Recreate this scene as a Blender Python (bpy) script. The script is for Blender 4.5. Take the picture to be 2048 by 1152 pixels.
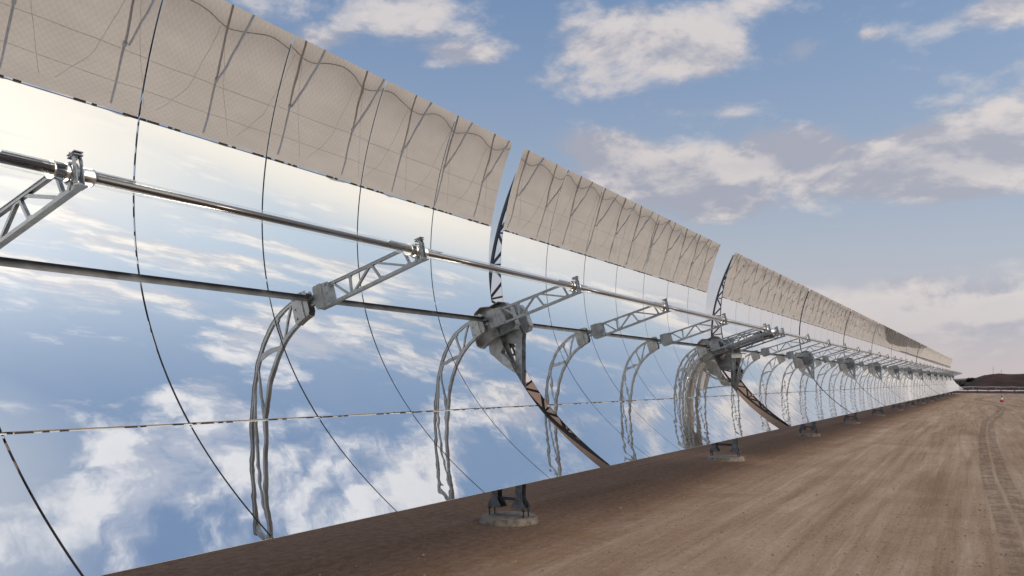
import bpy, bmesh, math, random
from mathutils import Vector, Matrix, noise as mnoise
R = math.radians
random.seed(7)
for o in list(bpy.data.objects): bpy.data.objects.remove(o)
S = bpy.context.scene
COL = S.collection

# ------------------------------------------------------------------ camera
GZ = 3.950                      # height of the receiver line above the ground
FOC = 1.71                      # focal length of the parabola
TH = 0.2856                     # elevation of the trough axis
U0, U1, U2 = 0.045, 1.629, 2.881
cam = bpy.data.objects.new('camera', bpy.data.cameras.new('camera'))
COL.objects.link(cam); S.camera = cam
yaw, pitch = 0.5382, 0.0611
fw = Vector((-math.sin(yaw), math.cos(yaw), 0)); rt = Vector((math.cos(yaw), math.sin(yaw), 0))
fw2 = math.cos(pitch)*fw + math.sin(pitch)*Vector((0, 0, 1)); up2 = rt.cross(fw2)
m = Matrix((rt, up2, -fw2)).transposed().to_4x4(); m.translation = Vector((5.8416, 0, GZ-1.5339))
cam.matrix_world = m
cam.data.sensor_width = 36; cam.data.lens = 1625.8/2048*36
cam.data.shift_y = 87.7/2048
cam.data.clip_end = 6000; cam.data.clip_start = 0.05
S.render.resolution_x, S.render.resolution_y = 1024, 576
S.render.engine = 'CYCLES'
S.view_settings.view_transform = 'Standard'; S.view_settings.look = 'None'
S.view_settings.exposure = 0.0; S.view_settings.gamma = 1.0
S.cycles.caustics_reflective = False; S.cycles.caustics_refractive = False
S.cycles.max_bounces = 12; S.cycles.glossy_bounces = 8; S.cycles.transparent_max_bounces = 24

# ------------------------------------------------------------------ node helpers
class NT:
    def __init__(s, tree): s.t = tree; s.n = tree.nodes; s.l = tree.links
    def new(s, typ, **kw):
        n = s.n.new(typ)
        for k, v in kw.items(): setattr(n, k, v)
        return n
    def put(s, sock, v):
        if isinstance(v, bpy.types.NodeSocket): s.l.new(v, sock)
        else:
            if hasattr(sock.default_value, '__len__') and not hasattr(v, '__len__'): v = (v,)*len(sock.default_value)
            if hasattr(v, '__len__') and len(sock.default_value) == 4 and len(v) == 3: v = tuple(v)+(1,)
            sock.default_value = v
    def math(s, op, a, b=0.0, c=0.0, clamp=False):
        n = s.new('ShaderNodeMath', operation=op, use_clamp=clamp)
        s.put(n.inputs[0], a); s.put(n.inputs[1], b); s.put(n.inputs[2], c); return n.outputs[0]
    def vmath(s, op, a, b=(0, 0, 0)):
        n = s.new('ShaderNodeVectorMath', operation=op); s.put(n.inputs[0], a); s.put(n.inputs[1], b)
        return n.outputs['Value'] if op in ('DOT_PRODUCT', 'LENGTH') else n.outputs['Vector']
    def mix(s, f, a, b, blend='MIX'):
        n = s.new('ShaderNodeMix', data_type='RGBA', blend_type=blend)
        s.put(n.inputs[0], f); s.put(n.inputs[6], a); s.put(n.inputs[7], b); return n.outputs[2]
    def noise(s, vec, scale, detail=2, rough=.5, dist=0.0, out=0):
        n = s.new('ShaderNodeTexNoise'); s.put(n.inputs['Vector'], vec)
        n.inputs['Scale'].default_value = scale; n.inputs['Detail'].default_value = detail
        n.inputs['Roughness'].default_value = rough; n.inputs['Distortion'].default_value = dist
        return n.outputs[out]
    def smooth(s, v, a, b, lo=0., hi=1.):
        n = s.new('ShaderNodeMapRange', interpolation_type='SMOOTHSTEP')
        s.put(n.inputs[0], v); n.inputs[1].default_value = a; n.inputs[2].default_value = b
        n.inputs[3].default_value = lo; n.inputs[4].default_value = hi; return n.outputs[0]
    def ramp(s, v, stops):
        n = s.new('ShaderNodeValToRGB'); s.put(n.inputs[0], v); e = n.color_ramp.elements
        while len(e) < len(stops): e.new(0.5)
        for i, (p, c) in enumerate(stops): e[i].position = p; e[i].color = tuple(c)+(1,)
        return n.outputs[0]
    def sep(s, v):
        n = s.new('ShaderNodeSeparateXYZ'); s.put(n.inputs[0], v); return n.outputs
    def comb(s, x, y, z):
        n = s.new('ShaderNodeCombineXYZ')
        for i, v in enumerate((x, y, z)): s.put(n.inputs[i], v)
        return n.outputs[0]
def c8(r, g, b):
    f = lambda v: (v/255/12.92 if v/255 <= .04045 else ((v/255+.055)/1.055)**2.4)
    return (f(r), f(g), f(b))

# ------------------------------------------------------------------ sky
SUN_AZ, SUN_EL = 84.0, 15.0     # azimuth measured from +Y towards +X
def azel(az, el): return Vector((math.sin(R(az))*math.cos(R(el)), math.cos(R(az))*math.cos(R(el)), math.sin(R(el))))
world = bpy.data.worlds.new('World'); S.world = world; world.use_nodes = True
W = NT(world.node_tree); W.n.clear()
D = W.new('ShaderNodeTexCoord').outputs['Generated']
dx, dy, dz = W.sep(D)
az = W.math('MULTIPLY', W.math('ARCTAN2', dx, dy), 180/math.pi)
el = W.math('MULTIPLY', W.math('ARCSINE', dz), 180/math.pi)
clear = W.ramp(W.math('DIVIDE', el, 90.0), [(0.0, c8(205, 190, 186)), (0.035, c8(196, 188, 190)), (0.09, c8(180, 186, 197)), (0.15, c8(156, 173, 195)),
    (0.22, c8(136, 158, 190)), (0.29, c8(116, 144, 182)), (0.45, c8(116, 142, 181)), (0.62, c8(112, 139, 180)), (0.74, c8(205, 208, 216)), (1.0, c8(228, 228, 230))])  # top stops brightened above the visible and mirrored sky, added to light the ground
sky = W.new('ShaderNodeTexSky', sky_type='NISHITA', sun_disc=False)
sky.sun_elevation = R(SUN_EL); sky.sun_rotation = R(SUN_AZ); sky.air_density = 1.0; sky.dust_density = 2.0
nish = W.vmath('MULTIPLY', sky.outputs[0], (0.05, 0.05, 0.05))
clear = W.mix(0.04, clear, nish)
sd = azel(74, 7)
cosang = W.vmath('DOT_PRODUCT', D, tuple(sd))
ang = W.math('MULTIPLY', W.math('ARCCOSINE', cosang), 180/math.pi)
glow = W.math('POWER', 2.718, W.math('MULTIPLY', -1.0, W.math('POWER', W.math('DIVIDE', ang, 31.0), 2.0)))
# low band of light along the horizon, reaching round towards the row's far end
elp = W.math('MAXIMUM', el, 0.0)
band = W.math('MULTIPLY', W.math('POWER', 2.718, W.math('MULTIPLY', -1.0, W.math('POWER', W.math('DIVIDE', elp, 13.0), 2.0))), W.smooth(az, 5, 42))
glow2 = W.math('MAXIMUM', glow, W.math('MULTIPLY', band, 0.82))
skyc = W.mix(glow2, clear, (1.12, 1.03, 0.90))
cy_ = W.math('POWER', 2.718, W.math('MULTIPLY', -1.0, W.math('POWER', W.math('DIVIDE', ang, 52.0), 2.0)))
skyc = W.mix(W.math('MULTIPLY', cy_, W.smooth(glow2, .95, .3, 0, .72)), skyc, (0.46, 0.64, 0.86))
BLOBS = [ # az, el, radius az, radius el, amount
 (-22.0, 23.3, 6.4, 2.0, .19), (-16.6, 21.6, 2.6, 1.3, .16), (-38.5, 25.2, 2.8, 1.4, .13), (-34.5, 22.3, 2.8, .9, .13), (-30.0, 20.8, 2.4, .5, .08),
 (-14.1, 24.6, 2.8, 1.0, .17), (-10.9, 21.4, 1.6, .9, .17), (1.5, 21.8, 2.6, 1.1, .20), (-44.5, 22.7, 2.0, .8, .12), (-15.9, 18.0, 3.0, .8, .13),
 (-24.6, 15.9, 3.2, 1.3, .20), (-20.0, 13.8, 5.5, 2.0, .26), (-12.3, 15.2, 3.4, 1.7, .25), (-7.5, 13.3, 4.6, 1.9, .24), (-0.8, 13.9, 5, 1.8, .27), (-16., 11.6, 4.2, 1.1, .16),
 (-3.5, 5.2, 6, 1.8, .16), (-6.5, 21.7, .8, .5, .12),
 (-33.5, 27.5, 3, 1.2, -.15), (-7.9, 18.2, 5, 1.6, -.16), (-27, 18.6, 4, 1.0, -.16), (-38, 18, 8, 3, -.12), (-29.5, 24.5, 2.0, 2.5, -.12), (-40, 20.5, 5, 1.2, -.10), (-8, 24.5, 4, 1.6, -.10), (-10, 9.2, 12, 1.6, -.06),
 (2, 50, 17, 10, .13), (-6, 38, 10, 5, .08), (6, 29, 9, 3.2, .12), (33, 54, 10, 6, -.20), (18, 40, 7, 2.5, -.12), (28, 33, 12, 4, .10), (52, 36, 14, 3.5, .12), (45, 25, 18, 5, .10), (57, 17, 12, 2.5, .05)]
bl = 0.0
for a, e, ra, re, am in BLOBS:
    q = W.math('ADD', W.math('POWER', W.math('DIVIDE', W.math('SUBTRACT', az, a), ra), 2.0), W.math('POWER', W.math('DIVIDE', W.math('SUBTRACT', el, e), re), 2.0))
    g = W.math('MULTIPLY', W.math('POWER', 2.718, W.math('MULTIPLY', q, -1.0)), am)
    bl = W.math('ADD', bl, g) if not isinstance(bl, float) else g
def cloudfield(off):
    v = W.vmath('MULTIPLY', W.vmath('ADD', D, off), (1, 1, 2.0))
    n1 = W.noise(v, 6.5, 10, .60, .2)
    n2 = W.noise(W.vmath('ADD', v, (3.1, 1.7, .4)), 2.4, 3, .5)
    return W.math('ADD', W.math('MULTIPLY', n1, .72), W.math('MULTIPLY', n2, .28))
f0 = cloudfield((0, 0, 0)); f1 = cloudfield((0.012, 0.0, 0.028))
fld = W.math('ADD', W.math('ADD', f0, bl), W.smooth(el, 24, 30, 0, .022))
cover = W.smooth(fld, 0.50, 0.655)
fade = W.smooth(el, -1, 7)
cover = W.math('MULTIPLY', cover, W.math('MULTIPLY', fade, .93))
lit = W.smooth(W.math('SUBTRACT', f0, f1), -0.052, 0.072)
core = W.smooth(fld, 0.66, 0.86)
lit = W.math('MULTIPLY', lit, W.math('SUBTRACT', 1.0, W.math('MULTIPLY', core, 0.35)))
cb = W.mix(glow2, W.mix(W.smooth(el, 20, 45), (0.67, 0.62, 0.61), (0.80, 0.80, 0.85)), (1.15, 1.06, 0.93))
cs = W.mix(glow2, W.mix(W.smooth(el, 20, 45), (0.37, 0.385, 0.46), (0.46, 0.51, 0.64)), (0.72, 0.70, 0.72))
cb = W.mix(W.math('MULTIPLY', cy_, .95), cb, (1.02, .96, .90)); cs = W.mix(W.math('MULTIPLY', cy_, .9), cs, (.66, .65, .70))
ccol = W.mix(lit, cs, cb)
final = W.mix(cover, skyc, ccol)
# bright glow added to the unseen sky behind the camera to lift the ground
ang2 = W.math('MULTIPLY', W.math('ARCCOSINE', W.vmath('DOT_PRODUCT', D, tuple(azel(118, 30)))), 180/math.pi)
fill_glow = W.math('POWER', 2.718, W.math('MULTIPLY', -1.0, W.math('POWER', W.math('DIVIDE', ang2, 30.0), 2.0)))
final = W.vmath('ADD', final, W.vmath('MULTIPLY', W.comb(fill_glow, fill_glow, fill_glow), (3.9, 3.5, 3.0)))
bg = W.new('ShaderNodeBackground'); W.put(bg.inputs[0], final); bg.inputs[1].default_value = 1.0
wo = W.new('ShaderNodeOutputWorld'); W.l.new(bg.outputs[0], wo.inputs[0])

sunl = bpy.data.lights.new('sun', 'SUN'); sunl.energy = 0.9; sunl.angle = R(10); sunl.color = (1, .86, .70)
sun = bpy.data.objects.new('sun', sunl); COL.objects.link(sun)
sun.rotation_euler = (-azel(SUN_AZ, SUN_EL)).to_track_quat('-Z', 'Y').to_euler(); sun.location = (30, -20, 30)

# ------------------------------------------------------------------ materials
def mat(name):
    M_ = bpy.data.materials.new(name); M_.use_nodes = True; n = NT(M_.node_tree)
    b = n.n.get('Principled BSDF'); return M_, n, b
def simple(name, col, rough=.5, metal=0., var=.15, scale=6, bump=0., rvar=0.):
    M_, n, b = mat(name)
    pos = n.new('ShaderNodeNewGeometry').outputs['Position']
    f = n.noise(pos, scale, 5, .6)
    f = n.smooth(f, .3, .7)
    n.put(b.inputs['Base Color'], n.mix(f, tuple(c*(1-var) for c in col), tuple(min(1, c*(1+var)) for c in col)))
    b.inputs['Metallic'].default_value = metal
    n.put(b.inputs['Roughness'], n.math('ADD', rough-rvar/2, n.math('MULTIPLY', f, rvar)))
    if bump:
        bn = n.new('ShaderNodeBump'); bn.inputs['Distance'].default_value = bump
        n.put(bn.inputs['Height'], n.noise(pos, scale*4, 4, .6)); n.put(b.inputs['Normal'], bn.outputs[0])
    return M_
# polished mirror with the slight waviness of slumped glass
def mirror_mat(dist, hf):
    M_, n, b = mat('mirror_glass')
    b.inputs['Metallic'].default_value = 1.0; b.inputs['Roughness'].default_value = 0.0
    b.inputs['Base Color'].default_value = (.93, .945, .94, 1)
    pos = n.new('ShaderNodeNewGeometry').outputs['Position']
    h = n.math('ADD', n.math('MULTIPLY', n.noise(pos, 2.1, 1, .4), 1.0), n.math('MULTIPLY', n.noise(pos, 6.5, 1, .4), hf))
    bn = n.new('ShaderNodeBump'); bn.inputs['Strength'].default_value = 1.0; bn.inputs['Distance'].default_value = dist
    n.put(bn.inputs['Height'], h); n.put(b.inputs['Normal'], bn.outputs[0])
    # film of dust: its optical depth grows as 1/cos of the angle of view
    dust = n.smooth(n.noise(pos, 1.3, 6, .65), .35, .85, .016, .038)
    lw = n.new('ShaderNodeLayerWeight'); lw.inputs[0].default_value = .5
    cos = n.math('MAXIMUM', n.math('SUBTRACT', 1.0, lw.outputs['Facing']), .02)
    share = n.math('SUBTRACT', 1.0, n.math('POWER', 2.718, n.math('MULTIPLY', -1.0, n.math('DIVIDE', dust, cos))))
    df = n.new('ShaderNodeBsdfDiffuse'); df.inputs[0].default_value = (.58, .55, .52, 1)
    ms = n.new('ShaderNodeMixShader'); n.put(ms.inputs[0], share)
    n.l.new(b.outputs[0], ms.inputs[1]); n.l.new(df.outputs[0], ms.inputs[2]); n.l.new(ms.outputs[0], n.n['Material Output'].inputs[0])
    return M_
M_mirrors = [mirror_mat(.00042, .05), mirror_mat(.0012, .07), mirror_mat(.0018, .10), mirror_mat(.0023, .09)]
M_back = simple('mirror_back_paint', (.55, .56, .57), .5, 0, .06)
M_edge = simple('glass_edge', (.72, .80, .82), .15, 0, .1)
M_side = simple('dark_glass_side', (.10, .11, .12), .3, 0, .2)  # dark tone for panel sides, so column seams read as dark lines
M_galv = simple('galvanised_steel', (.185, .21, .24), .45, .5, .34, 11, .0006, .18)
M_galvd = simple('dark_galvanised_steel', (.075, .09, .11), .55, .4, .2, 7, .0006, .1)  # darker bluish galvanised tone for rear arms, bracing, drums and bolts
M_plate = simple('zinc_plate', (.165, .185, .205), .5, .45, .38, 7, .0006, .15)
M_tube = simple('torque_tube_zinc', (.15, .155, .16), .6, .3, .25, 4, .0005)
M_black = simple('black_joint_rubber', (.018, .018, .02), .45, 0, .3)
M_steel = simple('bright_sleeve_steel', (.66, .65, .63), .22, 1., .08, 14, 0, .12)
M_insul = simple('pipe_cladding', (.60, .60, .60), .30, .9, .1, 12, .0008, .15)
M_white = simple('white_enamel', (.72, .72, .69), .4, 0, .08)
M_conc = simple('concrete', (.25, .215, .175), .9, 0, .35, 8, .004)
M_pad = simple('bonding_pad', (.03, .028, .028), .6, 0, .2)
M_red = simple('red_plastic', (.40, .03, .03), .5, 0, .1)
M_tape = simple('white_tape', (.80, .77, .76), .6, 0, .1)
M_wood = simple('dark_stake', (.07, .045, .04), .8, 0, .2)
M_absorb, n, b = mat('absorber_coating')
b.inputs['Base Color'].default_value = (.020, .013, .015, 1); b.inputs['Roughness'].default_value = .22
b.inputs['Specular IOR Level'].default_value = .9; b.inputs['Coat Weight'].default_value = .5; b.inputs['Coat IOR'].default_value = 1.6; b.inputs['Coat Roughness'].default_value = .05
M_env, n, b = mat('envelope_glass')
n.n.remove(b)
lw = n.new('ShaderNodeLayerWeight'); lw.inputs[0].default_value = .5
envf = n.math('MULTIPLY', n.math('POWER', lw.outputs['Facing'], 2.4), .95)
tr = n.new('ShaderNodeBsdfTransparent'); tr.inputs[0].default_value = (.97, .98, .98, 1)
gl = n.new('ShaderNodeBsdfGlossy'); gl.inputs['Roughness'].default_value = .22; gl.inputs[0].default_value = (1, .97, .93, 1)
ms = n.new('ShaderNodeMixShader'); n.put(ms.inputs[0], envf); n.l.new(tr.outputs[0], ms.inputs[1]); n.l.new(gl.outputs[0], ms.inputs[2])
n.l.new(ms.outputs[0], n.n['Material Output'].inputs[0])

# earth
def earth_nodes(n, b):
    pos = n.new('ShaderNodeNewGeometry').outputs['Position']
    x, y, z = n.sep(pos)
    streak = n.noise(n.comb(x, n.math('MULTIPLY', y, .05), 0), 1.5, 6, .62, .6)
    streak2 = n.noise(n.comb(n.math('ADD', x, n.math('MULTIPLY', y, .03)), n.math('MULTIPLY', y, .022), 3), 5.5, 4, .6, .3)
    cloudy = n.noise(pos, .35, 6, .6, .5)
    fine = n.noise(n.comb(x, n.math('MULTIPLY', y, .6), z), 9, 6, .72)
    grain = n.noise(pos, 60, 4, .7)
    f = n.math('ADD', n.math('ADD', n.math('MULTIPLY', streak, .36), n.math('MULTIPLY', streak2, .24)), n.math('ADD', n.math('MULTIPLY', cloudy, .22), n.math('MULTIPLY', fine, .18)))
    f = n.smooth(f, .36, .66)
    col = n.ramp(f, [(0, (.26, .166, .104)), (.35, (.345, .24, .163)), (.7, (.425, .312, .224)), (1, (.51, .40, .30))])
    # reddish, undisturbed strip beside and under the collectors
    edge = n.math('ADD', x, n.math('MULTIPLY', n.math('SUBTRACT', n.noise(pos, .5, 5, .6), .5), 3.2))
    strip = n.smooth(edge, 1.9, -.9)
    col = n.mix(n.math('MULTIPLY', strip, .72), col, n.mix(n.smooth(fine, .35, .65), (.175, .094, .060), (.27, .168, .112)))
    # ochre soil dug out round the foundations
    och = n.math('MULTIPLY', n.smooth(n.math('ABSOLUTE', n.math('ADD', edge, .1)), 1.3, .1), n.smooth(n.noise(pos, .8, 4, .6), .5, .68))
    col = n.mix(n.math('MULTIPLY', och, .6), col, (.25, .15, .075))
    col = n.mix(n.smooth(grain, .35, .7), n.vmath('MULTIPLY', col, (.78, .77, .76)), n.vmath('MULTIPLY', col, (1.12, 1.12, 1.12)))
    clods = n.smooth(n.noise(pos, 17, 4, .6), .62, .70)
    col = n.mix(n.math('MULTIPLY', clods, .5), col, (.11, .07, .05))
    n.put(b.inputs['Base Color'], col); b.inputs['Roughness'].default_value = .95; b.inputs['Specular IOR Level'].default_value = .15
    bn = n.new('ShaderNodeBump'); bn.inputs['Distance'].default_value = .06; bn.inputs['Strength'].default_value = 1.0
    hh = n.math('ADD', n.math('MULTIPLY', fine, .55), n.math('ADD', n.math('ADD', n.math('MULTIPLY', grain, .16), n.math('MULTIPLY', n.noise(pos, 26, 5, .65), .22)), n.math('MULTIPLY', streak2, .5)))
    n.put(bn.inputs['Height'], hh); n.put(b.inputs['Normal'], bn.outputs[0])
    return pos, bn
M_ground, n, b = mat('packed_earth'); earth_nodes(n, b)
M_berm, n, b = mat('berm_soil')
pos = n.new('ShaderNodeNewGeometry').outputs['Position']
f = n.smooth(n.noise(pos, .45, 7, .65), .35, .65)
n.put(b.inputs['Base Color'], n.mix(f, (.010, .007, .006), (.048, .018, .012))); b.inputs['Roughness'].default_value = 1
M_leaf = simple('shrub_leaf', (.006, .008, .006), .7, 0, .5, 1.5)
M_bark = simple('bark', (.05, .035, .025), .9)

# woven windbreak net
M_net, n, b = mat('windbreak_net')
pos = n.new('ShaderNodeNewGeometry').outputs['Position']; x, y, z = n.sep(pos)
def wv(ca, cb, per):
    t = n.math('ADD', n.math('MULTIPLY', y, ca), n.math('MULTIPLY', z, cb))
    t = n.math('ADD', t, n.math('MULTIPLY', n.noise(pos, .5, 2, .5), .25))
    return n.math('SINE', n.math('MULTIPLY', t, 2*math.pi/per))
wea = n.math('ADD', n.math('MULTIPLY', wv(.72, .70, .17), .5), n.math('MULTIPLY', wv(.72, -.70, .17), .5))
big = n.smooth(n.noise(n.comb(x, n.math('MULTIPLY', y, .4), z), 1.2, 5, .6), .3, .7)
f = n.math('ADD', .5, n.math('ADD', n.math('MULTIPLY', wea, .17), n.math('MULTIPLY', n.math('SUBTRACT', big, .5), .35)))
base = n.mix(f, (.53, .48, .435), (.70, .65, .60))
n.put(b.inputs['Base Color'], base); b.inputs['Roughness'].default_value = .9; b.inputs['Specular IOR Level'].default_value = .1
tl = n.new('ShaderNodeBsdfTranslucent'); n.put(tl.inputs[0], base)
ms = n.new('ShaderNodeMixShader'); ms.inputs[0].default_value = .42
n.l.new(b.outputs[0], ms.inputs[1]); n.l.new(tl.outputs[0], ms.inputs[2]); n.l.new(ms.outputs[0], n.n['Material Output'].inputs[0])

# ------------------------------------------------------------------ mesh helpers
class MB:
    def __init__(s): s.v = []; s.f = []; s.sm = []
    def quad(s, *pts):
        k = len(s.v); s.v += [tuple(p) for p in pts]; s.f.append(tuple(range(k, k+len(pts)))); s.sm.append(False)
    def box(s, lo, hi):
        x0, y0, z0 = lo; x1, y1, z1 = hi; k = len(s.v)
        s.v += [(x0,y0,z0),(x1,y0,z0),(x1,y1,z0),(x0,y1,z0),(x0,y0,z1),(x1,y0,z1),(x1,y1,z1),(x0,y1,z1)]
        for f in ((0,3,2,1),(4,5,6,7),(0,1,5,4),(1,2,6,5),(2,3,7,6),(3,0,4,7)): s.f.append(tuple(k+i for i in f)); s.sm.append(False)
    def bar(s, a, b, w, t, up=(0, 1, 0)):
        """rectangular bar from a to b: t along `up`, w across"""
        a, b, up = Vector(a), Vector(b), Vector(up); d = (b-a).normalized()
        if abs(d.dot(up)) > .98: up = Vector((1, 0, 0))
        sd_ = d.cross(up).normalized(); u_ = sd_.cross(d).normalized(); k = len(s.v)
        for p in (a, b):
            for i, j in ((-1,-1),(1,-1),(1,1),(-1,1)): s.v.append(tuple(p+sd_*(i*w/2)+u_*(j*t/2)))
        for f in ((0,1,2,3),(7,6,5,4),(0,4,5,1),(1,5,6,2),(2,6,7,3),(3,7,4,0)): s.f.append(tuple(k+i for i in f)); s.sm.append(False)
    def tube(s, pts, r, n=12, cap=True):
        pts = [Vector(p) for p in pts]; k = len(s.v); rr = r if hasattr(r, '__len__') else [r]*len(pts)
        ref = Vector((0, 0, 1)); 
        for i, p in enumerate(pts):
            d = (pts[min(i+1, len(pts)-1)]-pts[max(i-1, 0)]).normalized()
            if abs(d.dot(ref)) > .95: ref = Vector((1, 0, 0))
            a_ = d.cross(ref).normalized(); b_ = d.cross(a_).normalized()
            for j in range(n):
                t = 2*math.pi*j/n; s.v.append(tuple(p+a_*math.cos(t)*rr[i]+b_*math.sin(t)*rr[i]))
        for i in range(len(pts)-1):
            for j in range(n):
                j2 = (j+1) % n; s.f.append((k+i*n+j, k+i*n+j2, k+(i+1)*n+j2, k+(i+1)*n+j)); s.sm.append(True)
        if cap:
            s.f.append(tuple(k+j for j in range(n-1, -1, -1))); s.sm.append(False)
            e = k+(len(pts)-1)*n; s.f.append(tuple(e+j for j in range(n))); s.sm.append(False)
    def prism(s, poly, y0, y1):
        """polygon in (x,z) extruded from y0 to y1"""
        k = len(s.v); n = len(poly)
        s.v += [(p[0], y0, p[1]) for p in poly]+[(p[0], y1, p[1]) for p in poly]
        s.f.append(tuple(k+i for i in range(n))); s.f.append(tuple(k+n+i for i in range(n-1, -1, -1))); s.sm += [False, False]
        for i in range(n):
            j = (i+1) % n; s.f.append((k+j, k+i, k+n+i, k+n+j)); s.sm.append(False)
    def build(s, name, m, parent=None, fix=True):
        me = bpy.data.meshes.new(name); me.from_pydata(s.v, [], s.f)
        me.polygons.foreach_set('use_smooth', s.sm); me.materials.append(m)
        if fix:
            bm = bmesh.new(); bm.from_mesh(me); bmesh.ops.recalc_face_normals(bm, faces=bm.faces); bm.to_mesh(me); bm.free()
        o = bpy.data.objects.new(name, me); COL.objects.link(o)
        if parent: o.parent = parent
        return o
def empty(name, loc=(0, 0, 0)):
    o = bpy.data.objects.new(name, None); COL.objects.link(o); o.location = loc; o.empty_display_size = .2; return o
def tag(o, label=None, cat=None, group=None, kind=None):
    if label: o['label'] = label
    if cat: o['category'] = cat
    if group: o['group'] = group
    if kind: o['kind'] = kind
    return o
def copy_tree(o, parent=None):
    c = o.copy(); COL.objects.link(c); c.parent = parent
    for ch in o.children: copy_tree(ch, c)
    return c
AX = Vector((math.cos(TH), 0, math.sin(TH))); PX = Vector((-math.sin(TH), 0, math.cos(TH)))
VERT = Vector((0, 0, GZ)) - FOC*AX                   # vertex line position (cross section)
def L2W(x, y, p): return VERT + x*AX + p*PX + Vector((0, y, 0))

# ------------------------------------------------------------------ ground
mb = MB()
NX = 60
bmg = bmesh.new()
def gh(x, y):
    near = max(0., 1-abs(y-10)/60.)
    return near*(.035*mnoise.noise(Vector((x*.6, y*.35, 0)))+.015*mnoise.noise(Vector((x*2.2, y*1.1, 5))))
xs = [-3000, -600, -120, -40]+[-20+i*.5 for i in range(81)]+[30, 60, 150, 600, 3000]
ys = [-3000, -600, -100, -20]+[-8+i*.5 for i in range(110)]+[60, 90, 150, 300, 700, 3000]
vv = [[(x, y, gh(x, y) if -19 < x < 19 and -7 < y < 46 else 0) for x in xs] for y in ys]
for r in vv: mb.v += r
for j in range(len(ys)-1):
    for i in range(len(xs)-1):
        k = j*len(xs)+i; mb.f.append((k, k+1, k+1+len(xs), k+len(xs))); mb.sm.append(True)
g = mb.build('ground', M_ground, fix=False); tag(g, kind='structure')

# tyre track winding along the road (a sheet just above the soil)
M_track, n, b = mat('tyre_track_soil')
uv = n.new('ShaderNodeTexCoord').outputs['UV']; ux, uy, _ = n.sep(uv)
pos = n.new('ShaderNodeNewGeometry').outputs['Position']
tread = n.math('SINE', n.math('MULTIPLY', n.math('ADD', uy, n.math('MULTIPLY', n.math('ABSOLUTE', n.math('SUBTRACT', ux, .5)), .5)), 2*math.pi/.16))
two = n.math('ABSOLUTE', n.math('SINE', n.math('MULTIPLY', ux, 2*math.pi)))
col = n.mix(n.smooth(n.noise(pos, 9, 5, .6), .35, .65), (.17, .105, .07), (.26, .18, .13))
col = n.mix(n.smooth(tread, .1, .6), col, n.vmath('MULTIPLY', col, (.78, .76, .74)))
n.put(b.inputs['Base Color'], col); b.inputs['Roughness'].default_value = .95
edgef = n.smooth(two, .12, .5)
al = n.math('MULTIPLY', edgef, n.smooth(n.noise(pos, 2.2, 7, .75), .40, .58))
n.put(b.inputs['Alpha'], n.math('MULTIPLY', al, .38))
def track(pts, w, name):
    P = []
    for i in range(len(pts)-1):
        p0 = pts[max(i-1, 0)]; p1 = pts[i]; p2 = pts[i+1]; p3 = pts[min(i+2, len(pts)-1)]
        for k in range(14):
            t = k/14.; P.append(tuple(.5*((2*p1[c])+(-p0[c]+p2[c])*t+(2*p0[c]-5*p1[c]+4*p2[c]-p3[c])*t*t+(-p0[c]+3*p1[c]-3*p2[c]+p3[c])*t**3) for c in (0, 1)))
    P.append(pts[-1]); me = bpy.data.meshes.new(name); v = []; f = []; uvs = []; s = 0
    for i, p in enumerate(P):
        a_ = Vector(P[max(i-1, 0)]); b_ = Vector(P[min(i+1, len(P)-1)]); d = (b_-a_).normalized(); nn = Vector((d.y, -d.x))
        if i: s += (Vector(P[i])-Vector(P[i-1])).length
        for q in range(5):
            t = q/4-.5; X = p[0]+nn.x*w*t; Y = p[1]+nn.y*w*t
            v.append((X, Y, .012+(gh(X, Y) if -19 < X < 19 and -7 < Y < 46 else 0))); uvs.append((q/4, s))
        if i:
            for q in range(4): k = (i-1)*5+q; f.append((k, k+1, k+6, k+5))
    me.from_pydata(v, [], f); me.materials.append(M_track)
    ul = me.uv_layers.new(name='UVMap')
    for lp in me.loops: ul.data[lp.index].uv = uvs[lp.vertex_index]
    o = bpy.data.objects.new(name, me); COL.objects.link(o); tag(o, kind='structure'); return o
track([(6.28, 8.2), (6.22, 9.6), (6.22, 11.5), (6.12, 14.2), (5.98, 18.0), (5.72, 24), (5.55, 31), (5.35, 42), (5.3, 58), (5.9, 75), (5.6, 95), (1.0, 118), (-1.5, 125)], .72, 'tyre_track')
track([(12.0, 66), (9.5, 80), (6.6, 98), (3.5, 125), (4.5, 150), (7.5, 172)], 1.0, 'tyre_track')

# small stones
mb = MB(); rnd = random.Random(3)
for i in range(5200):
    y = 3+rnd.random()**2*50; x = rnd.uniform(-2.5, 7.5); r = rnd.uniform(.004, .015)+.012*rnd.random()**5*(1 if rnd.random() < .97 else 1.8)
    k = len(mb.v); z = gh(x, y)+r*.3
    for dx_, dy_, dz_ in ((1,0,0),(0,1,0),(-1,0,0),(0,-1,0),(0,0,.7),(0,0,-.7)):
        mb.v.append((x+dx_*r*rnd.uniform(.7, 1.4), y+dy_*r*rnd.uniform(.7, 1.4), z+dz_*r))
    for f in ((0,1,4),(1,2,4),(2,3,4),(3,0,4),(1,0,5),(2,1,5),(3,2,5),(0,3,5)): mb.f.append(tuple(k+q for q in f)); mb.sm.append(False)
M_stone = simple('pebbles', (.30, .22, .17), .9, 0, .45, 3)
gr = mb.build('gravel', M_stone); tag(gr, 'small pebbles and clods scattered over the brown earth road', 'gravel', kind='stuff')

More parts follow.
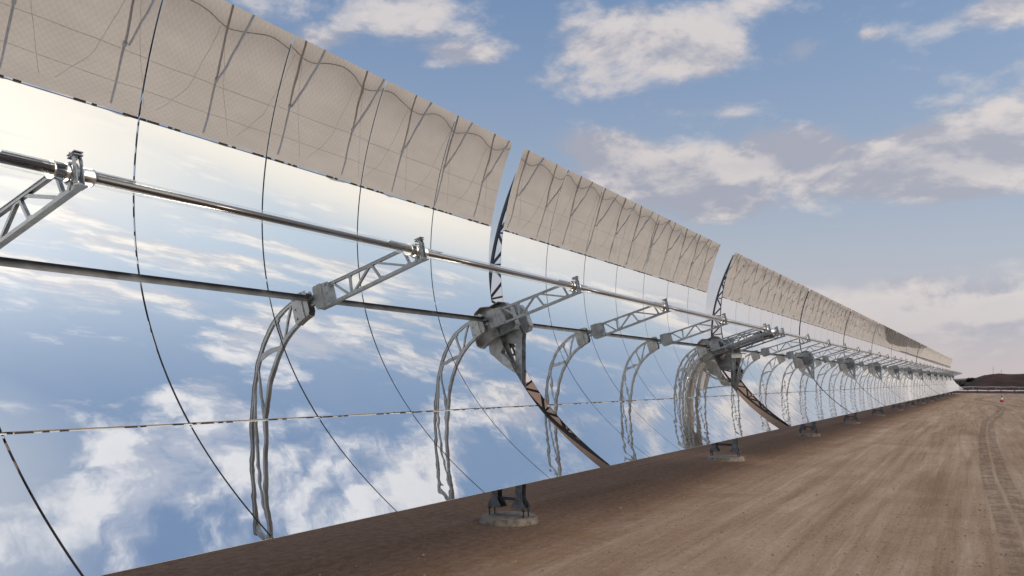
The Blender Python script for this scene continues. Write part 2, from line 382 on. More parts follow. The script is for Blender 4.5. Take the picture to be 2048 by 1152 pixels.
# ------------------------------------------------------------------ one collector module
PITCH = 1.713; PW = 1.691; NP_ = 7; ML = 6*PITCH+PW
def cx_(u): return u*u/(4*FOC)
def tang(u): t = Vector((u/(2*FOC), 0, 1)); return t.normalized()
def norm_(u): return Vector((1, 0, -u/(2*FOC))).normalized()
def mirror_mesh(u0, u1, name, M_mirror):
    um = (u0+u1)/2; org = Vector((cx_(um), 0, um)); N = 36; v = []; nr = []; f = []; mi = []
    for i in range(N+1):
        u = u0+(u1-u0)*i/N
        for y in (-PW/2, 0, PW/2): v.append(tuple(Vector((cx_(u), y, u))-org)); nr.append(tuple(norm_(u)))
    for i in range(N):
        for j in range(2): k = i*3+j; f.append((k, k+3, k+4, k+1)); mi.append(0)
    kb = len(v)
    for i in range(N+1):
        u = u0+(u1-u0)*i/N
        for y in (-PW/2, PW/2): v.append(tuple(Vector((cx_(u), y, u))-org-norm_(u)*.005)); nr.append(tuple(-norm_(u)))
    for i in range(N): k = kb+i*2; f.append((k, k+1, k+3, k+2)); mi.append(1)
    def strip(A, B, n0):
        k = len(v)
        for a, b in zip(A, B): v.append(v[a]); v.append(v[b]); nr.append(n0); nr.append(n0)
        for i in range(len(A)-1): q = k+2*i; f.append((q, q+2, q+3, q+1)); mi.append(2)
    strip([i*3 for i in range(N+1)], [kb+i*2 for i in range(N+1)], (0, -1, 0)); 
    strip([i*3+2 for i in range(N+1)], [kb+i*2+1 for i in range(N+1)], (0, 1, 0))
    nside = len(mi)
    strip([0, 2], [kb, kb+1], tuple(-tang(u0))); strip([N*3, N*3+2], [kb+N*2, kb+N*2+1], tuple(tang(u1)))
    me = bpy.data.meshes.new(name); me.from_pydata(v, [], f)
    for mm in (M_mirror, M_back, M_edge, M_edge if u0 > 1.5 else M_side): me.materials.append(mm)
    mi = [3 if (c == 2 and q < nside) else c for q, c in enumerate(mi)]
    me.polygons.foreach_set('material_index', mi); me.polygons.foreach_set('use_smooth', [True]*len(f))
    # make winding agree with the wanted normals
    bm = bmesh.new(); bm.from_mesh(me); bm.faces.ensure_lookup_table()
    for fc in bm.faces:
        w = Vector((0, 0, 0))
        for vt in fc.verts: w += Vector(nr[vt.index])
        if fc.normal.dot(w) < 0: fc.normal_flip()
    bm.to_mesh(me); bm.free()
    me.normals_split_custom_set_from_vertices(nr)
    return me, org
rows = [(U1+.012, U2), (U0, U1-.012), (-U1+.012, -U0), (-U2, -U1-.012)]
MM = [mirror_mesh(a, b, 'mirror_panel', mm) for (a, b), mm in zip(rows, M_mirrors)]

def arm_mesh(sgn):
    """stamped cantilever arm behind the mirrors, lattice between two chords"""
    b_ = MB(); t = .045
    fr = lambda u: Vector((cx_(u), 0, sgn*u)) - Vector((1, 0, -sgn*u/(2*FOC))).normalized()*.055
    def bk(u):
        k = (u-.22)/(2.80-.22); d = .062+.40*(1-k)**1.1
        return Vector((cx_(u), 0, sgn*u)) - Vector((1, 0, -sgn*u/(2*FOC))).normalized()*d
    us = [.22+(2.80-.22)*i/20 for i in range(21)]
    for a, c in zip(us[:-1], us[1:]):
        b_.bar(fr(a), fr(c), .05, t); b_.bar(bk(a), bk(c), .05, t)
    nodes = [.26, .52, .80, 1.08, 1.34, 1.60, 1.84, 2.06, 2.26, 2.44, 2.58]
    for i, u in enumerate(nodes[:-1]):
        a, c = (fr(u), bk(nodes[i+1])) if i % 2 == 0 else (bk(u), fr(nodes[i+1]))
        b_.bar(a, c, .038, t*.8)
        if i % 2 == 1: b_.bar(fr(u)*.999, bk(u), .03, t*.7)
    b_.prism([tuple((fr(2.56).x, fr(2.56).z)), (fr(2.80).x, fr(2.80).z), (bk(2.80).x, bk(2.80).z), (bk(2.56).x, bk(2.56).z)], -.006, .006)
    # pads that carry the glass
    for u in (.35, 1.45, 1.80, 2.65):
        p = Vector((cx_(u), 0, sgn*u)); nn = Vector((1, 0, -sgn*u/(2*FOC))).normalized()
        b_.bar(p-nn*.05, p-nn*.012, .05, .09)
    return b_
ARMM = [arm_mesh(1), arm_mesh(-1)]

def support_arm(parent, y):
    """truss that carries the receiver tube out from the vertex to the focus"""
    b_ = MB(); t = .04
    T = lambda s: Vector((.30+(1.70-.30)*s, 0, .085-.0*s)); B = lambda s: Vector((.30+(1.80-.30)*s, 0, -.155+.03*s))
    b_.bar(T(0), T(.90), .028, t); b_.bar(B(0), B(1.0), .032, t)
    # flanges turned out at the lower edge
    b_.bar(B(0)+Vector((0, 0, -.021)), B(1.)+Vector((0, 0, -.021)), .007, .06)
    b_.bar(T(0)+Vector((0, 0, .017)), T(.9)+Vector((0, 0, .017)), .006, .052)
    ks = [0, .02, .235, .30, .56, .60, .90]
    b_.bar(T(.0), B(.0), .032, t*.8)
    b_.bar(T(.05), B(.20), .026, t*.8)       # first diagonal
    b_.bar(B(.22), T(.26), .025, t*.8)       # upright
    b_.bar(B(.25), T(.50), .027, t*.8)
    b_.bar(T(.52), B(.55), .025, t*.8)
    b_.bar(T(.57), B(.84), .027, t*.8)
    b_.bar(B(.86), T(.88), .026, t*.8)
    for s, f_ in ((.02, T), (.235, B), (.51, T), (.56, B), (.85, B), (.25, T)):
        c = f_(s); z = -.02 if f_ is T else .02
        b_.prism([(c.x-.055, c.z), (c.x+.055, c.z), (c.x+.025, c.z+z*1.6), (c.x-.025, c.z+z*1.6)], -t*.42, t*.42)
    o = b_.build('receiver_support', M_galv, parent); o.location = (0, y, 0)
    h = MB()    # folded base bracket standing on the vertex
    h.prism([(.06, -.13), (.09, -.18), (.33, -.18), (.33, .115), (.08, .135), (.06, .10)], -.055, -.049)
    h.prism([(.06, -.13), (.09, -.18), (.33, -.18), (.33, .115), (.08, .135), (.06, .10)], .049, .055)
    h.box((.322, -.049, -.17), (.328, .049, .105)); h.box((.10, -.049, -.176), (.32, .049, -.168)); h.box((.10, -.049, .104), (.32, .049, .111))
    h.prism([(.15, -.184), (.215, -.184), (.215, .132), (.15, .132)], -.064, -.0555)
    for zz in (-.13, -.02, .09): h.tube([(.29, -.068, zz), (.29, -.055, zz)], .011, 6)
    h.bar((-.1, 0, .02), (.06, 0, .02), .05, .05); h.bar((-.1, 0, -.07), (.06, 0, -.07), .03, .04)
    bb = h.build('base_bracket', M_plate, o)
    g_ = MB()   # cradle and clamp at the focus
    a_ = 1.71
    g_.prism([(a_+.05, -.13), (a_+.10, -.145), (a_+.115, .06), (a_+.10, .125), (a_+.075, .125), (a_+.082, .03), (a_+.05, -.06)], -.03, -.022)
    g_.prism([(a_+.05, -.13), (a_+.10, -.145), (a_+.115, .06), (a_+.10, .125), (a_+.075, .125), (a_+.082, .03), (a_+.05, -.06)], .022, .03)
    g_.box((a_+.03, -.035, .10), (a_+.125, .035, .108)); g_.box((a_+.03, -.035, .122), (a_+.13, .035, .13)); g_.box((a_+.05, -.035, -.152), (a_+.13, .035, -.143))
    g_.bar((a_-.03, 0, -.13), (a_+.01, 0, -.06), .03, .05)
    ring = [(a_+.083*math.cos(t_), 0, .083*math.sin(t_)) for t_ in [2*math.pi*i/20 for i in range(21)]]
    for p, q in zip(ring[:-1], ring[1:]): g_.bar(p, q, .012, .03)
    for zz in (-.135, .118): g_.tube([(a_+.09, -.05, zz), (a_+.09, .05, zz)], .009, 6)
    g_.build('tube_clamp', M_galv, o)
    return o
def receiver(parent, y0, y1):
    """evacuated receiver: dark absorber, glass envelope, steel sleeves"""
    c = Vector((FOC, 0, 0)); b_ = MB(); b_.tube([c+Vector((0, y0, 0)), c+Vector((0, y1, 0))], .034, 20)
    o = b_.build('receiver_tube', M_absorb, parent)
    g_ = MB(); g_.tube([c+Vector((0, y0+.10, 0)), c+Vector((0, y1-.10, 0))], .057, 24, cap=False); g_.build('glass_envelope', M_env, o)
    for a, e in ((y0+.028, 1), (y1-.028, -1)):
        s = MB(); L = .13
        s.tube([c+Vector((0, a+e*q, 0)) for q in (0, .001, .02, .021, .05, .051, L-.02, L-.019, L)], [.05, .068, .068, .064, .064, .067, .067, .070, .070], 20)
        s.build('steel_sleeve', M_steel, o)
    # getter strips under the glass, next to each sleeve
    for a, b2 in ((y0+.16, y0+.52), (y1-.50, y1-.16)):
        s = MB(); s.bar(c+Vector((.012, a, .047)), c+Vector((.012, b2, .047)), .035, .012, up=(0, 0, 1)); s.build('getter_strip', M_steel, o)
    return o
def end_plate(parent, y, sgn):
    b_ = MB()
    P = [(-.62, -.18), (-.50, -.28), (.10, -.29), (.38, -.27), (.43, -.20), (.40, .10), (.33, .22), (.20, .28), (-.02, .25), (-.25, .28), (-.50, .26), (-.62, .14)]
    b_.prism(P, min(0, .014*sgn), max(0, .014*sgn))
    for i in range(len(P)):     # folded rim
        p, q = P[i], P[(i+1) % len(P)]
        b_.bar((p[0], -sgn*.065, p[1]), (q[0], -sgn*.065, q[1]), .008, .128)
    o = b_.build('end_plate', M_plate, parent); o.location = (0, y, 0)
    bl_ = MB()
    for i in range(10):
        t_ = i/10*2*math.pi; bl_.tube([(.05+.15*math.cos(t_), 0, .15*math.sin(t_)), (.05+.15*math.cos(t_), sgn*.03, .15*math.sin(t_))], .012, 6)
    bl_.build('bolt_ring', M_galv, o)
    return o

def module(kind):
    t = empty('trough_module')
    rr = random.Random(11 if kind == 'A' else 23)
    for (me, org) in MM:
        for i in range(NP_):
            o = bpy.data.objects.new('mirror_panel', me); COL.objects.link(o); o.parent = t
            o.location = org+Vector((0, PW/2+i*PITCH, 0))
            o.rotation_euler = (rr.gauss(0, .0012), rr.gauss(0, .0009), 0)
    b_ = MB(); b_.tube([(-.37, -.02, 0), (-.37, ML+.02, 0)], .30, 32); b_.build('torque_tube', M_tube, t)
    for s in (0, 1):
        proto = None
        for i in range(8):
            y = (.19 if i == 0 else ML-.19 if i == 7 else i*PITCH+.07)
            if proto is None: proto = ARMM[s].build('cantilever_arm', M_galvd, t); o = proto
            else: o = proto.copy(); COL.objects.link(o); o.parent = t
            o.location = (0, y, 0)
    end_plate(t, -.03, -1); end_plate(t, ML+.03, 1)
    ps = [3.42, 7.58, 11.70] if kind == 'A' else [ML-11.70+.1, ML-7.58, ML-3.42]
    g0 = None
    sup = support_arm(t, ps[0])
    for y in ps[1:]: c = copy_tree(sup, t); c.location = (0, y, 0)
    # black bonding pads glimpsed in the joint between the mirror rows
    for uu in (U1, -U1):
        p = MB()
        for i in range(NP_):
            for a, w in ((.12, .14), (.34, .05), (.45, .07), (1.02, .12), (1.22, .05), (1.52, .10)):
                y = i*PITCH+a+rr.uniform(-.03, .03); P_ = Vector((cx_(uu), 0, uu)) - norm_(uu)*.02
                p.bar(P_+Vector((0, y, 0)), P_+Vector((0, y+w, 0)), .035, .008, up=tuple(norm_(uu)))
        P_ = Vector((cx_(uu), 0, uu)) - norm_(uu)*.027
        if uu < 0:
            js = MB(); js.bar(P_-norm_(uu)*.008+Vector((0, .02, 0)), P_-norm_(uu)*.008+Vector((0, ML-.02, 0)), .05, .006, up=tuple(norm_(uu))); js.build('joint_strip', M_edge, t)
        p.bar(P_+Vector((0, .03, 0)), P_+Vector((0, ML-.03, 0)), .006, .008, up=tuple(norm_(uu)))
        p.build('joint_rail', M_pad, t)
    return t, ps
def place(root, y): root.rotation_euler = (0, -TH, 0); root.location = VERT+Vector((0, y, 0))

G1, GD, G3 = .41, 1.60, .24
y = 11.97-ML; starts = [(y, 'A')]; y += ML+G1; starts.append((y, 'A')); D0 = y+ML; y = D0+GD; D1 = y
for i in range(6): starts.append((y, 'B')); y += ML+(G3 if i < 5 else 0)
E0 = y; y += .75; E1 = y
for i in range(6): starts.append((y, 'A')); y += ML+G3
LAST = y-G3
labs = ['nearest silver trough module, cut off by the left edge of the photo', 'second trough module from the left, between the two widest sky gaps',
 'trough module just past the drive station with the insulated pipes', 'second trough module past the drive station', 'third trough module past the drive station',
 'fourth trough module past the drive station', 'fifth trough module past the drive station', 'sixth trough module past the drive station, ending at the far dark gap',
 'far trough module just beyond the far dark gap', 'second trough module beyond the far dark gap', 'third trough module beyond the far dark gap',
 'fourth trough module beyond the far dark gap', 'trough module next to the last one at the far end of the row', 'last trough module at the far right end of the row']
protoA, psA = module('A'); protoB, psB = module('B')
seen = {'A': 0, 'B': 0}
mods = []
for i, (ys_, kd) in enumerate(starts):
    pr = protoA if kd == 'A' else protoB
    if seen[kd]: r = copy_tree(pr)
    else: r = pr; seen[kd] = 1
    mods.append((r, ys_, kd))
for i, (r, ys_, kd) in enumerate(mods):
    place(r, ys_); tag(r, labs[i], 'solar trough', 'parabolic mirror trough modules in one long row')
    # receiver tubes run from support to support, so each module gets its own three
    ps = psA if kd == 'A' else psB
    if kd == 'A': nxt = (starts[i+1][0]-ys_+psA[0]) if i+1 < len(starts) and starts[i+1][1] == 'A' else ML+.1
    if kd == 'A':
        seg = [(ps[0]-4.12 if i in (0,) else None, ps[0]), (ps[0], ps[1]), (ps[1], ps[2]), (ps[2], nxt)]
        if i == 8: seg[0] = (-.5, ps[0])
    else:
        seg = [(ps[0], ps[1]), (ps[1], ps[2]), (ps[2], (starts[i+1][0]-ys_+psB[0]) if starts[i+1][1] == 'B' else ML+.35), (None, None)]
    for a, b2 in seg:
        if a is not None and b2 is not None and b2-a > .2: receiver(r, a, b2)

# ------------------------------------------------------------------ pylons and foundations
def leg_feet(root, lx, y=0, top=3.15, hw=.075, zb=.26):
    for x in lx:
        top_ = top if x > 0 else top-.55
        b_ = MB()
        b_.box((x-.065, -hw, zb), (x-.058, hw, top_)); b_.box((x-.058, -hw, zb), (x+.06, -hw+.008, top_)); b_.box((x-.058, hw-.008, zb), (x+.06, hw, top_))
        l = b_.build('leg', M_galv, root)
        f = MB()
        f.box((x-.15, -.13, zb-.012), (x+.15, .13, zb))
        for yy in (-.10, .10): f.prism([(x-.13, zb+.0), (x+.13, zb+.0), (x+.13, zb+.03), (x+.04, zb+.17), (x-.04, zb+.17), (x-.13, zb+.03)], yy-.006, yy+.006)
        f.box((x-.07, -.094, zb+.001), (x-.064, .094, zb+.16))
        f.build('foot_bracket', M_plate, l)
        for dx_ in (-.10 if x < 0 else .10,):
            for yy in (-.085, .085):
                a = MB(); a.tube([(x+dx_, yy, .08), (x+dx_, yy, zb+.06)], .013, 8); a.tube([(x+dx_, yy, zb-.05), (x+dx_, yy, zb-.013)], .028, 6); a.tube([(x+dx_, yy, zb+.001), (x+dx_, yy, zb+.028)], .025, 6)
                a.build('anchor_bolt', M_galvd, l)
def pylon():
    r = empty('support_pylon'); lx = (-.24, .24); leg_feet(r, lx, top=3.12)
    t = MB(); t.bar((-.18, 0, .40), (.18, 0, .40), .05, .05); t.build('tie_bar', M_galvd, r)
    b_ = MB(); zs = [.62, 1.10, 1.58, 2.06, 2.54]
    for i in range(4):
        a, c = ((.20, zs[i]), (-.20, zs[i+1])) if i % 2 == 0 else ((-.20, zs[i]), (.20, zs[i+1]))
        b_.bar((a[0], 0, a[1]), (c[0], 0, c[1]), .06, .05)
    b_.bar((-.24, 0, 2.56), (.24, 0, 2.40), .08, .06); b_.build('bracing', M_galvd, r)
    h = MB()
    for yy in (-.07, .07):
        h.prism([(-.22, 3.10), (.29, 3.06), (.31, 3.24), (.14, 3.50), (-.10, 3.52), (-.26, 3.3)], yy-.006, yy+.006)
        h.bar((-.20, yy, 3.16), (.21, yy, 2.52), .06, .012); h.bar((.0, yy, 3.10), (.21, yy, 2.62), .04, .012)
    hd = h.build('bearing_bracket', M_plate, r)
    k = MB(); k.tube([(.02, -.17, 3.38), (.02, .17, 3.38)], .13, 24); k.build('bearing_drum', M_galvd, hd)
    return r
def foundation():
    b_ = MB(); n_ = 40; rr = random.Random(5)
    prof = [(.515, -.05), (.51, .012), (.50, .02), (.492, .092), (.475, .108), (0.01, .112)]
    k = len(b_.v)
    for j, (r_, z_) in enumerate(prof):
        for i in range(n_):
            t_ = 2*math.pi*i/n_; q = r_*(1+(.006 if j > 1 else .05)*mnoise.noise(Vector((math.cos(t_)*2, math.sin(t_)*2, j*.7))))
            b_.v.append((q*math.cos(t_), q*math.sin(t_), z_))
    for j in range(len(prof)-1):
        for i in range(n_): i2 = (i+1) % n_; b_.f.append((k+j*n_+i, k+j*n_+i2, k+(j+1)*n_+i2, k+(j+1)*n_+i)); b_.sm.append(j in (2,))
    b_.f.append(tuple(k+(len(prof)-1)*n_+i for i in range(n_))); b_.sm.append(False)
    return b_.build('foundation', M_conc)
PXC = -1.49
PY = [(starts[i][0]+ML+starts[i+1][0])/2 for i in range(len(starts)-1)]+[LAST+.12]
ordn = ['first', 'second', 'third', 'fourth', 'fifth', 'sixth', 'seventh', 'eighth', 'ninth', 'tenth', 'eleventh', 'twelfth', 'thirteenth', 'last']
pp = pylon(); fd = foundation(); first = True
for i, y in enumerate(PY):
    if i == 1: continue
    p = pp if first else copy_tree(pp); f = fd if first else fd.copy()
    if not first: COL.objects.link(f)
    first = False
    p.location = (PXC, y, 0); f.location = (PXC, y, 0); f.rotation_euler[2] = i*1.3
    if i == 0: w = 'nearest, in the first gap between mirrors'
    elif i == 13: w = 'at the very far end of the row'
    elif i == 7: w = 'at the far dark gap between mirrors'
    elif i < 7: w = '%s one past the drive station' % ordn[i-2]
    else: w = '%s one beyond the far dark gap' % ordn[i-8]
    tag(p, 'grey steel pylon holding up the trough, '+w, 'pylon', 'steel pylons under the mirror row')
    tag(f, 'round concrete footing under the steel pylon '+w.replace('nearest, ', 'nearest and '), 'foundation', 'round concrete pylon footings')

# drive station in the wide gap
DY = (D0+D1)/2
dr = empty('drive_pylon', (PXC, DY, 0)); tag(dr, 'wide steel drive pylon with hydraulic rams in the wide second gap', 'drive pylon')
leg_feet(dr, (-.32, .32), top=2.9, hw=.12)
t = MB(); t.bar((-.26, 0, .47), (.26, 0, .47), .07, .05); t.build('tie_bar', M_galvd, dr)
b_ = MB()
for i, (a, c) in enumerate((((.28, .62), (-.28, 1.3)), ((-.28, 1.3), (.28, 2.0)), ((.28, 2.0), (-.28, 2.75)))): b_.bar((a[0], 0, a[1]), (c[0], 0, c[1]), .06, .05)
b_.build('bracing', M_galvd, dr)
h = MB()
for yy in (-.30, .30): h.prism([(-.38, 2.85), (.42, 2.85), (.46, 3.2), (.26, 3.62), (-.2, 3.66), (-.42, 3.2)], yy-.01, yy+.01)
h.box((-.40, -.29, 2.83), (.44, .29, 2.849)); h.box((-.42, -.34, 2.77), (.46, .34, 2.825))
hd = h.build('bearing_bracket', M_plate, dr)
k = MB(); k.tube([(.02, -.62, 3.40), (.02, .62, 3.40)], .20, 28); k.build('bearing_drum', M_galvd, hd)
for yy in (-.18, .18):
    k = MB(); k.tube([(-.50, yy, 2.45), (-.10, yy, 3.0)], .07, 14); k.tube([(-.10, yy, 3.0), (.12, yy, 3.3)], .035, 12)
    k.tube([(.52, yy, 2.72), (.36, yy, 2.98)], .055, 14); k.tube([(.36, yy, 2.98), (.18, yy, 3.28)], .028, 12)
    k.build('hydraulic_ram', M_black, dr)
b_ = MB(); b_.bar((.3, -.18, 2.66), (.56, -.18, 2.70), .06, .07); b_.bar((.3, .18, 2.66), (.56, .18, 2.70), .06, .07); b_.bar((.33, 0, 2.2), (.54, 0, 2.68), .05, .30); b_.build('ram_bracket', M_galvd, dr)
fdn = foundation(); fdn.location = (PXC, DY, 0); fdn.scale = (1.15, 1.15, 1); tag(fdn, 'concrete footing under the wide drive pylon with the white box', 'foundation', 'round concrete pylon footings')
# control box on slim struts
cb_ = empty('control_box', (PXC+.60, DY-.55, 0)); tag(cb_, 'small white box on slim steel struts beside the drive pylon', 'control box')
k = MB(); k.box((-.15, -.16, 3.13), (.17, .16, 3.25)); k.build('cabinet', M_white, cb_)
k = MB(); k.box((-.18, -.19, 3.251), (.20, .19, 3.275)); k.build('lid', M_galv, cb_)
for sx, sy in ((-.12, -.13), (.14, -.13), (-.12, .13), (.14, .13)):
    k = MB(); k.bar((sx, sy, 3.13), (-.22, .30+sy*.3, 2.1), .025, .025); k.build('strut', M_galv, cb_)
# end arms and insulated cross-over pipes at the drive (carried by the trough)
tp = empty('crossover_piping', VERT+Vector((0, DY, 0))); tp.rotation_euler = (0, -TH, 0); tag(tp, 'pair of silver insulated pipes with black ball joints at the drive station', 'piping')
for i, (yy, ye) in enumerate(((-.36, -.62), (.05, .15))):
    k = MB(); pts = [(.10, yy, -.42), (.22, yy, -.20), (.40, yy, -.10), (.70, yy, -.07), (1.30, yy, -.03), (1.50, yy, 0)]
    k.tube(pts, .085, 18); o = k.build('insulated_pipe', M_insul, tp)
    k = MB()
    for q in (.62, .98, 1.30): k.tube([(q, yy, -.08+.05*(q-.6)), (q+.03, yy, -.078+.05*(q-.6))], .093, 18)
    k.build('cladding_band', M_steel, o)
for yy in (-.46, -.30, -.02, .14):
    k = MB(); k.tube([(1.50, yy, -.02), (1.66, yy, .01)], .125, 18); k.tube([(1.60, yy, -.20), (1.60, yy, .13)], .075, 12); k.bar((1.45, yy, -.14), (1.66, yy+.05, -.05), .07, .08); k.build('ball_joint', M_black, tp)
k = MB(); k.tube([(FOC, -.95, 0), (FOC, -.42, 0)], [.085, .085], 18); k.build('insulated_pipe', M_insul, tp)
k = MB(); k.tube([(1.60, .10, -.03), (1.66, .28, .02), (FOC, .46, .03), (FOC, .62, .01), (FOC, .95, 0), (FOC, D1-DY+psB[0]-.02, 0)], [.095, .095, .09, .085, .08, .075], 18); k.build('insulated_pipe', M_insul, tp)
k = MB(); k.bar((.2, .33, -.12), (1.72, .33, -.12), .04, .05); k.bar((.2, -.60, -.17), (1.6, -.45, -.17), .05, .09); k.bar((.2, -.60, .06), (1.55, -.45, .02), .03, .05); k.build('pipe_rail', M_galv, tp)
for yy in (-.62, .40):
    sa = support_arm(tp, yy)

# receiver end stub at the far end
# ------------------------------------------------------------------ windbreak fence (reflected in the upper mirror row)
FX = 17.0
fe = empty('windbreak_fence', (FX, 0, 0)); tag(fe, 'tall beige net windbreak fence with leaning stays, reflected in the top mirror row', 'fence')
mb = MB(); rnd = random.Random(9); yy = -14.0; st = .25; prev = None
cols = []
def ntop(y):
    ph = ((y-15.95)/3.63) % 1.0
    return 5.76-.10*math.sin(math.pi*ph)+.10*mnoise.noise(Vector((y*1.3, 0, 0)))+.05*mnoise.noise(Vector((y*5, 3, 0)))
while yy < 700:
    st = .25 if yy < 130 else 1.0
    zt = ntop(yy)*(1 if yy < 270 else .9); col_ = []
    for j, z in enumerate((.03, .9, 1.25, 1.27, 2.2, 3.2, 4.3, 5.0, None)):
        z = zt if z is None else z
        wig = .05*mnoise.noise(Vector((yy*.5, z*.6, 1)))
        if j in (2, 3): z += .12*math.sin((yy-15.95)/3.63*2*math.pi+1)+.06*mnoise.noise(Vector((yy*.9, 7, 0)))
        col_.append((wig+(-.03 if j <= 2 else 0), yy, z))
    k = len(mb.v); mb.v += col_
    if prev is not None:
        for j in range(8): mb.f.append((prev+j, k+j, k+j+1, prev+j+1)); mb.sm.append(True)
    prev = k; yy += st
mb.build('net', M_net, fe, fix=False)
M_fpost = simple('fence_post_zinc', (.58, .55, .51), .6, .1, .1)
M_fstay = simple('fence_stay_zinc', (.60, .58, .56), .6, 0, .1)
M_hem = simple('net_hem', (.36, .32, .28), .9, 0, .2)
w = MB()
for z0 in (3.15, 4.35):
    pts = []
    yy = -14
    while yy < 400: pts.append((-.07, yy, z0+.04*mnoise.noise(Vector((yy*.4, z0, 0))))); yy += .9
    w.tube(pts, .007, 4)
w.build('tension_wire', M_hem, fe)
w = MB(); pts = []; yy = -14
while yy < 400:
    pts.append((-.09, yy, 1.27+.12*math.sin((yy-15.95)/3.63*2*math.pi+1)+.06*mnoise.noise(Vector((yy*.9, 7, 0))))); yy += .25
w.tube(pts, .012, 5); w.build('net_hem', M_hem, fe)
b_ = MB(); b_.tube([(-.13, 0, 0), (-.13, 0, 3.0), (-.10, 0, 5.35)], [.046, .042, .034], 8); b_.tube([(-.13, 0, 2.9), (-.13, 0, 3.05)], .07, 8)
pst = b_.build('post', M_fpost, fe)
b_ = MB(); b_.bar((-.20, .06, 2.98), (-1.5, .55, 0), .075, .05); sty = b_.build('stay', M_fstay, fe)
b_ = MB(); b_.tube([(-.06, .1, 1.35), (-.06, .6, 3.2), (-.06, 1.15, 5.1)], .006, 4); b_.tube([(-.06, 3.4, 1.4), (-.06, 2.6, 3.6), (-.06, 1.6, 5.0)], .006, 4); crs = b_.build('guy_wire', M_hem, fe)
j = 0; y = 15.95-8*3.63
while y < 340:
    for src in (pst, sty, crs):
        if src is crs and j % 1: continue
        o = src if j == 0 else src.copy()
        if j: COL.objects.link(o); o.parent = fe
        o.location = (0, y+(rnd.uniform(-.1, .1)), 0)
    j += 1; y += 3.63

# ------------------------------------------------------------------ far end of the road
def berm_h(x, y):
    e = max(0, min(1, (x+5.5)/11)); ridge = 3.3*(e*e*(3-2*e))+1.0*max(0, min(1, (x+14)/6))
    k = math.exp(-((y-214)/9.5)**2)
    return ridge*k*max(0, min(1, (17-x)/2.5))*(1+.10*mnoise.noise(Vector((x*.25, y*.25, 0)))+.05*mnoise.noise(Vector((x*1.1, y*1.1, 3))))-.06
mb = MB(); NXb, NYb = 150, 44
for j in range(NYb+1):
    for i in range(NXb+1):
        x = -40+i*.9; y = 194+j*.9; mb.v.append((x, y, berm_h(x, y)))
for j in range(NYb):
    for i in range(NXb):
        k = j*(NXb+1)+i; mb.f.append((k, k+1, k+NXb+2, k+NXb+1)); mb.sm.append(True)
bm_ = mb.build('berm', M_berm, fix=False); tag(bm_, kind='structure')
# distant low hills
M_hill = simple('far_hills', (.13, .14, .17), 1, 0, .1, .02)
mb = MB()
for i in range(121):
    a = -20+i*1.0; d = 2400; hgt = 14+10*mnoise.noise(Vector((a*.13, 0, 0)))+5*mnoise.noise(Vector((a*.5, 2, 0)))
    mb.v += [(d*math.sin(R(a)), d*math.cos(R(a)), -2), (d*.99*math.sin(R(a)), d*.99*math.cos(R(a)), hgt*.6), (1.06*d*math.sin(R(a)), 1.06*d*math.cos(R(a)), hgt), (1.3*d*math.sin(R(a)), 1.3*d*math.cos(R(a)), -2)]
    if i:
        k = 4*i
        for q in range(3): mb.f.append((k-4+q, k+q, k+q+1, k-3+q)); mb.sm.append(True)
hl = mb.build('hills', M_hill, fix=False); tag(hl, kind='structure')

def shrub(x, y, z, w, h, seed, label):
    rr = random.Random(seed); r = empty('shrub', (x, y, z)); tag(r, label, 'shrub', 'dark shrubs along the berm')
    b_ = MB()
    for i in range(5):
        a = rr.uniform(0, 6.28); q = rr.uniform(.1, .35)*w
        b_.tube([(0, 0, -.2), (q*.5*math.cos(a), q*.5*math.sin(a), h*.35), (q*math.cos(a), q*math.sin(a), h*.8)], [.09, .05, .02], 5)
    b_.build('trunk', M_bark, r)
    b_ = MB(); cl = [(rr.uniform(-.4, .4)*w, rr.uniform(-.4, .4)*w, rr.uniform(.2, .85)*h, rr.uniform(.18, .34)*min(w, h)) for _ in range(13)]
    for cxx, cyy, cz, cr in cl:
        for _ in range(90):
            d = Vector((rr.gauss(0, 1), rr.gauss(0, 1), rr.gauss(0, 1))).normalized()*cr*rr.uniform(.5, 1.08)
            c = Vector((cxx, cyy, max(.05, cz+d.z*.8)))+Vector((d.x, d.y, 0)); s_ = rr.uniform(.10, .22)
            a = Vector((rr.gauss(0, 1), rr.gauss(0, 1), rr.gauss(0, 1))).normalized()*s_; b2 = a.orthogonal().normalized()*s_*.7
            b_.quad(c-a-b2, c+a-b2, c+a+b2, c-a+b2)
    b_.build('crown', M_leaf, r, fix=False)
SH = [(-11.2, 205, 4.0, 2.2, 'dark shrub directly behind the far end of the mirror row'), (-8.9, 206, 4.2, 2.2, 'dark shrub just right of the end of the mirror row'),
 (-6.6, 207, 4.0, 2.0, 'rounded dark shrub left of the foot of the berm'), (-4.3, 208, 3.6, 1.6, 'low dark shrub at the foot of the berm slope'),
 (-1.9, 209, 3.0, 1.0, 'small dark shrub partway up the berm slope'), (.6, 211, 1.8, .7, 'tiny dark bush near the shoulder of the berm'),
 (-13.6, 204, 2.6, 1.5, 'dark shrub half hidden behind the last mirrors')]
for i, (x, y, w_, h_, lb) in enumerate(SH): shrub(x, y, max(-.05, berm_h(x, y)-.1), w_, h_, 40+i, lb)

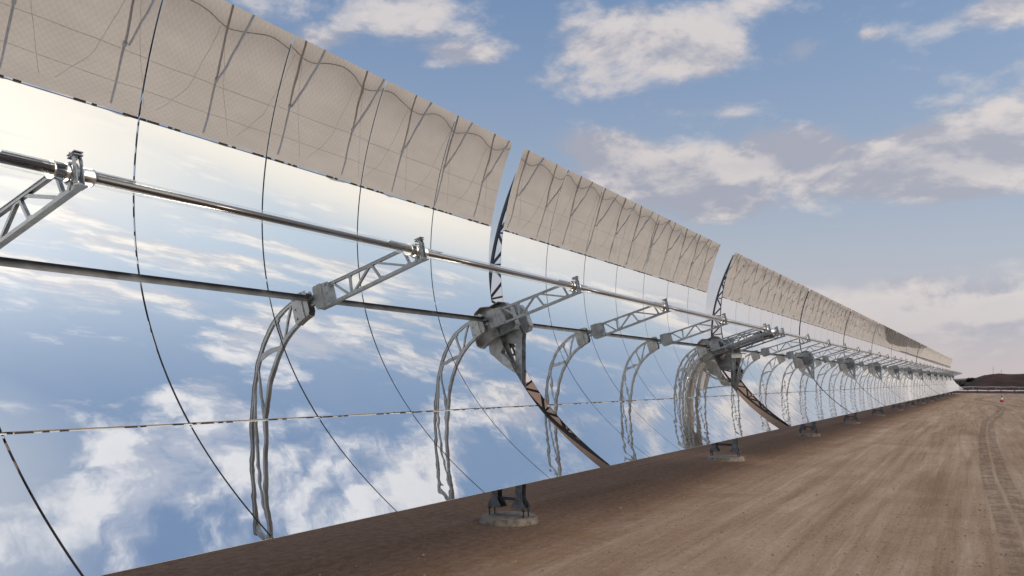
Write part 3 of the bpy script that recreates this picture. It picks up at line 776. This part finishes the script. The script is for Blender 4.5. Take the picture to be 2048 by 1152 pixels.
# white tape barrier on stakes across the road end
tb = MB(); BY = 190.0
n_ = 60
for i in range(n_):
    x0 = -14+i*.55; x1 = x0+.55; tb.bar((x0, BY, .62+.02*math.sin(i*.9)), (x1, BY, .62+.02*math.sin((i+1)*.9)), .012, .19, up=(0, 0, 1))
tbo = tb.build('barrier_tape', M_tape); tag(tbo, 'long white plastic tape strung across the far end of the road', 'barrier tape')
sx = [-8.6, -6.3, -3.9, -1.95, .5, 2.2, 4.1, 6.3, 8.6]
pos_l = ['leftmost stake, beside the last pylon', 'second stake from the left', 'third stake from the left', 'fourth stake from the left', 'fifth stake from the left', 'sixth stake from the left', 'seventh stake from the left', 'eighth stake from the left', 'rightmost stake']
st0 = empty('barrier_stake')
k = MB(); k.bar((0, 0, 0), (0, 0, .60), .10, .10); k.build('stake', M_wood, st0)
k = MB(); k.box((-.07, -.06, .60), (.07, .06, .74)); k.build('cap', M_red, st0)
for i, x in enumerate(sx):
    s_ = st0 if i == 0 else copy_tree(st0); s_.location = (x, BY-.08, 0)
    tag(s_, 'dark red-capped %s of the white tape barrier' % pos_l[i], 'stake', 'stakes of the tape barrier')
tb = MB()
for i in range(34):
    x0 = -3+i*.55; tb.bar((x0, 200, 1.28+.03*math.sin(i)), (x0+.55, 200, 1.28+.03*math.sin(i+1)), .012, .07, up=(0, 0, 1))
for i in range(5): tb.bar((-3+i*4.2, 200.03, -.1), (-3+i*4.2, 200.03, 1.24), .03, .03)
tbo = tb.build('rope', M_tape); tag(tbo, 'thin pale rope strung low in front of the dark berm', 'rope')

# traffic cone
cn = empty('traffic_cone', (6.15, 113, 0)); tag(cn, 'small red and white traffic cone alone on the dirt road', 'traffic cone')
k = MB(); k.box((-.25, -.25, 0), (.25, .25, .05)); k.tube([(0, 0, .05), (0, 0, .26)], [.21, .16], 16); k.build('base', M_red, cn)
k = MB(); k.tube([(0, 0, .26), (0, 0, .50)], [.16, .09], 16); k.build('reflective_band', M_tape, cn)
k = MB(); k.tube([(0, 0, .50), (0, 0, .78)], [.07, .03], 12); k.build('tip', M_black, cn)

# distant lattice masts
for i, (x, y, hh, lb) in enumerate(((2.0, 900, 17, 'thin distant mast, the left of two above the berm'), (8.6, 900, 14, 'thin distant mast, the right of two above the berm'))):
    k = MB()
    for sx_ in (-1, 1): k.bar((x+sx_*.8, y, 0), (x+sx_*.1, y, hh), .10, .10)
    for j in range(8): z = hh*j/8; z2 = hh*(j+1)/8; w0 = .8-.7*j/8; w1 = .8-.7*(j+1)/8; k.bar((x-w0, y, z), (x+w1, y, z2), .07, .07)
    k.bar((x-1.3, y, hh*.85), (x+1.3, y, hh*.85), .10, .10)
    tag(k.build('mast', M_galv), lb, 'mast', 'distant masts')
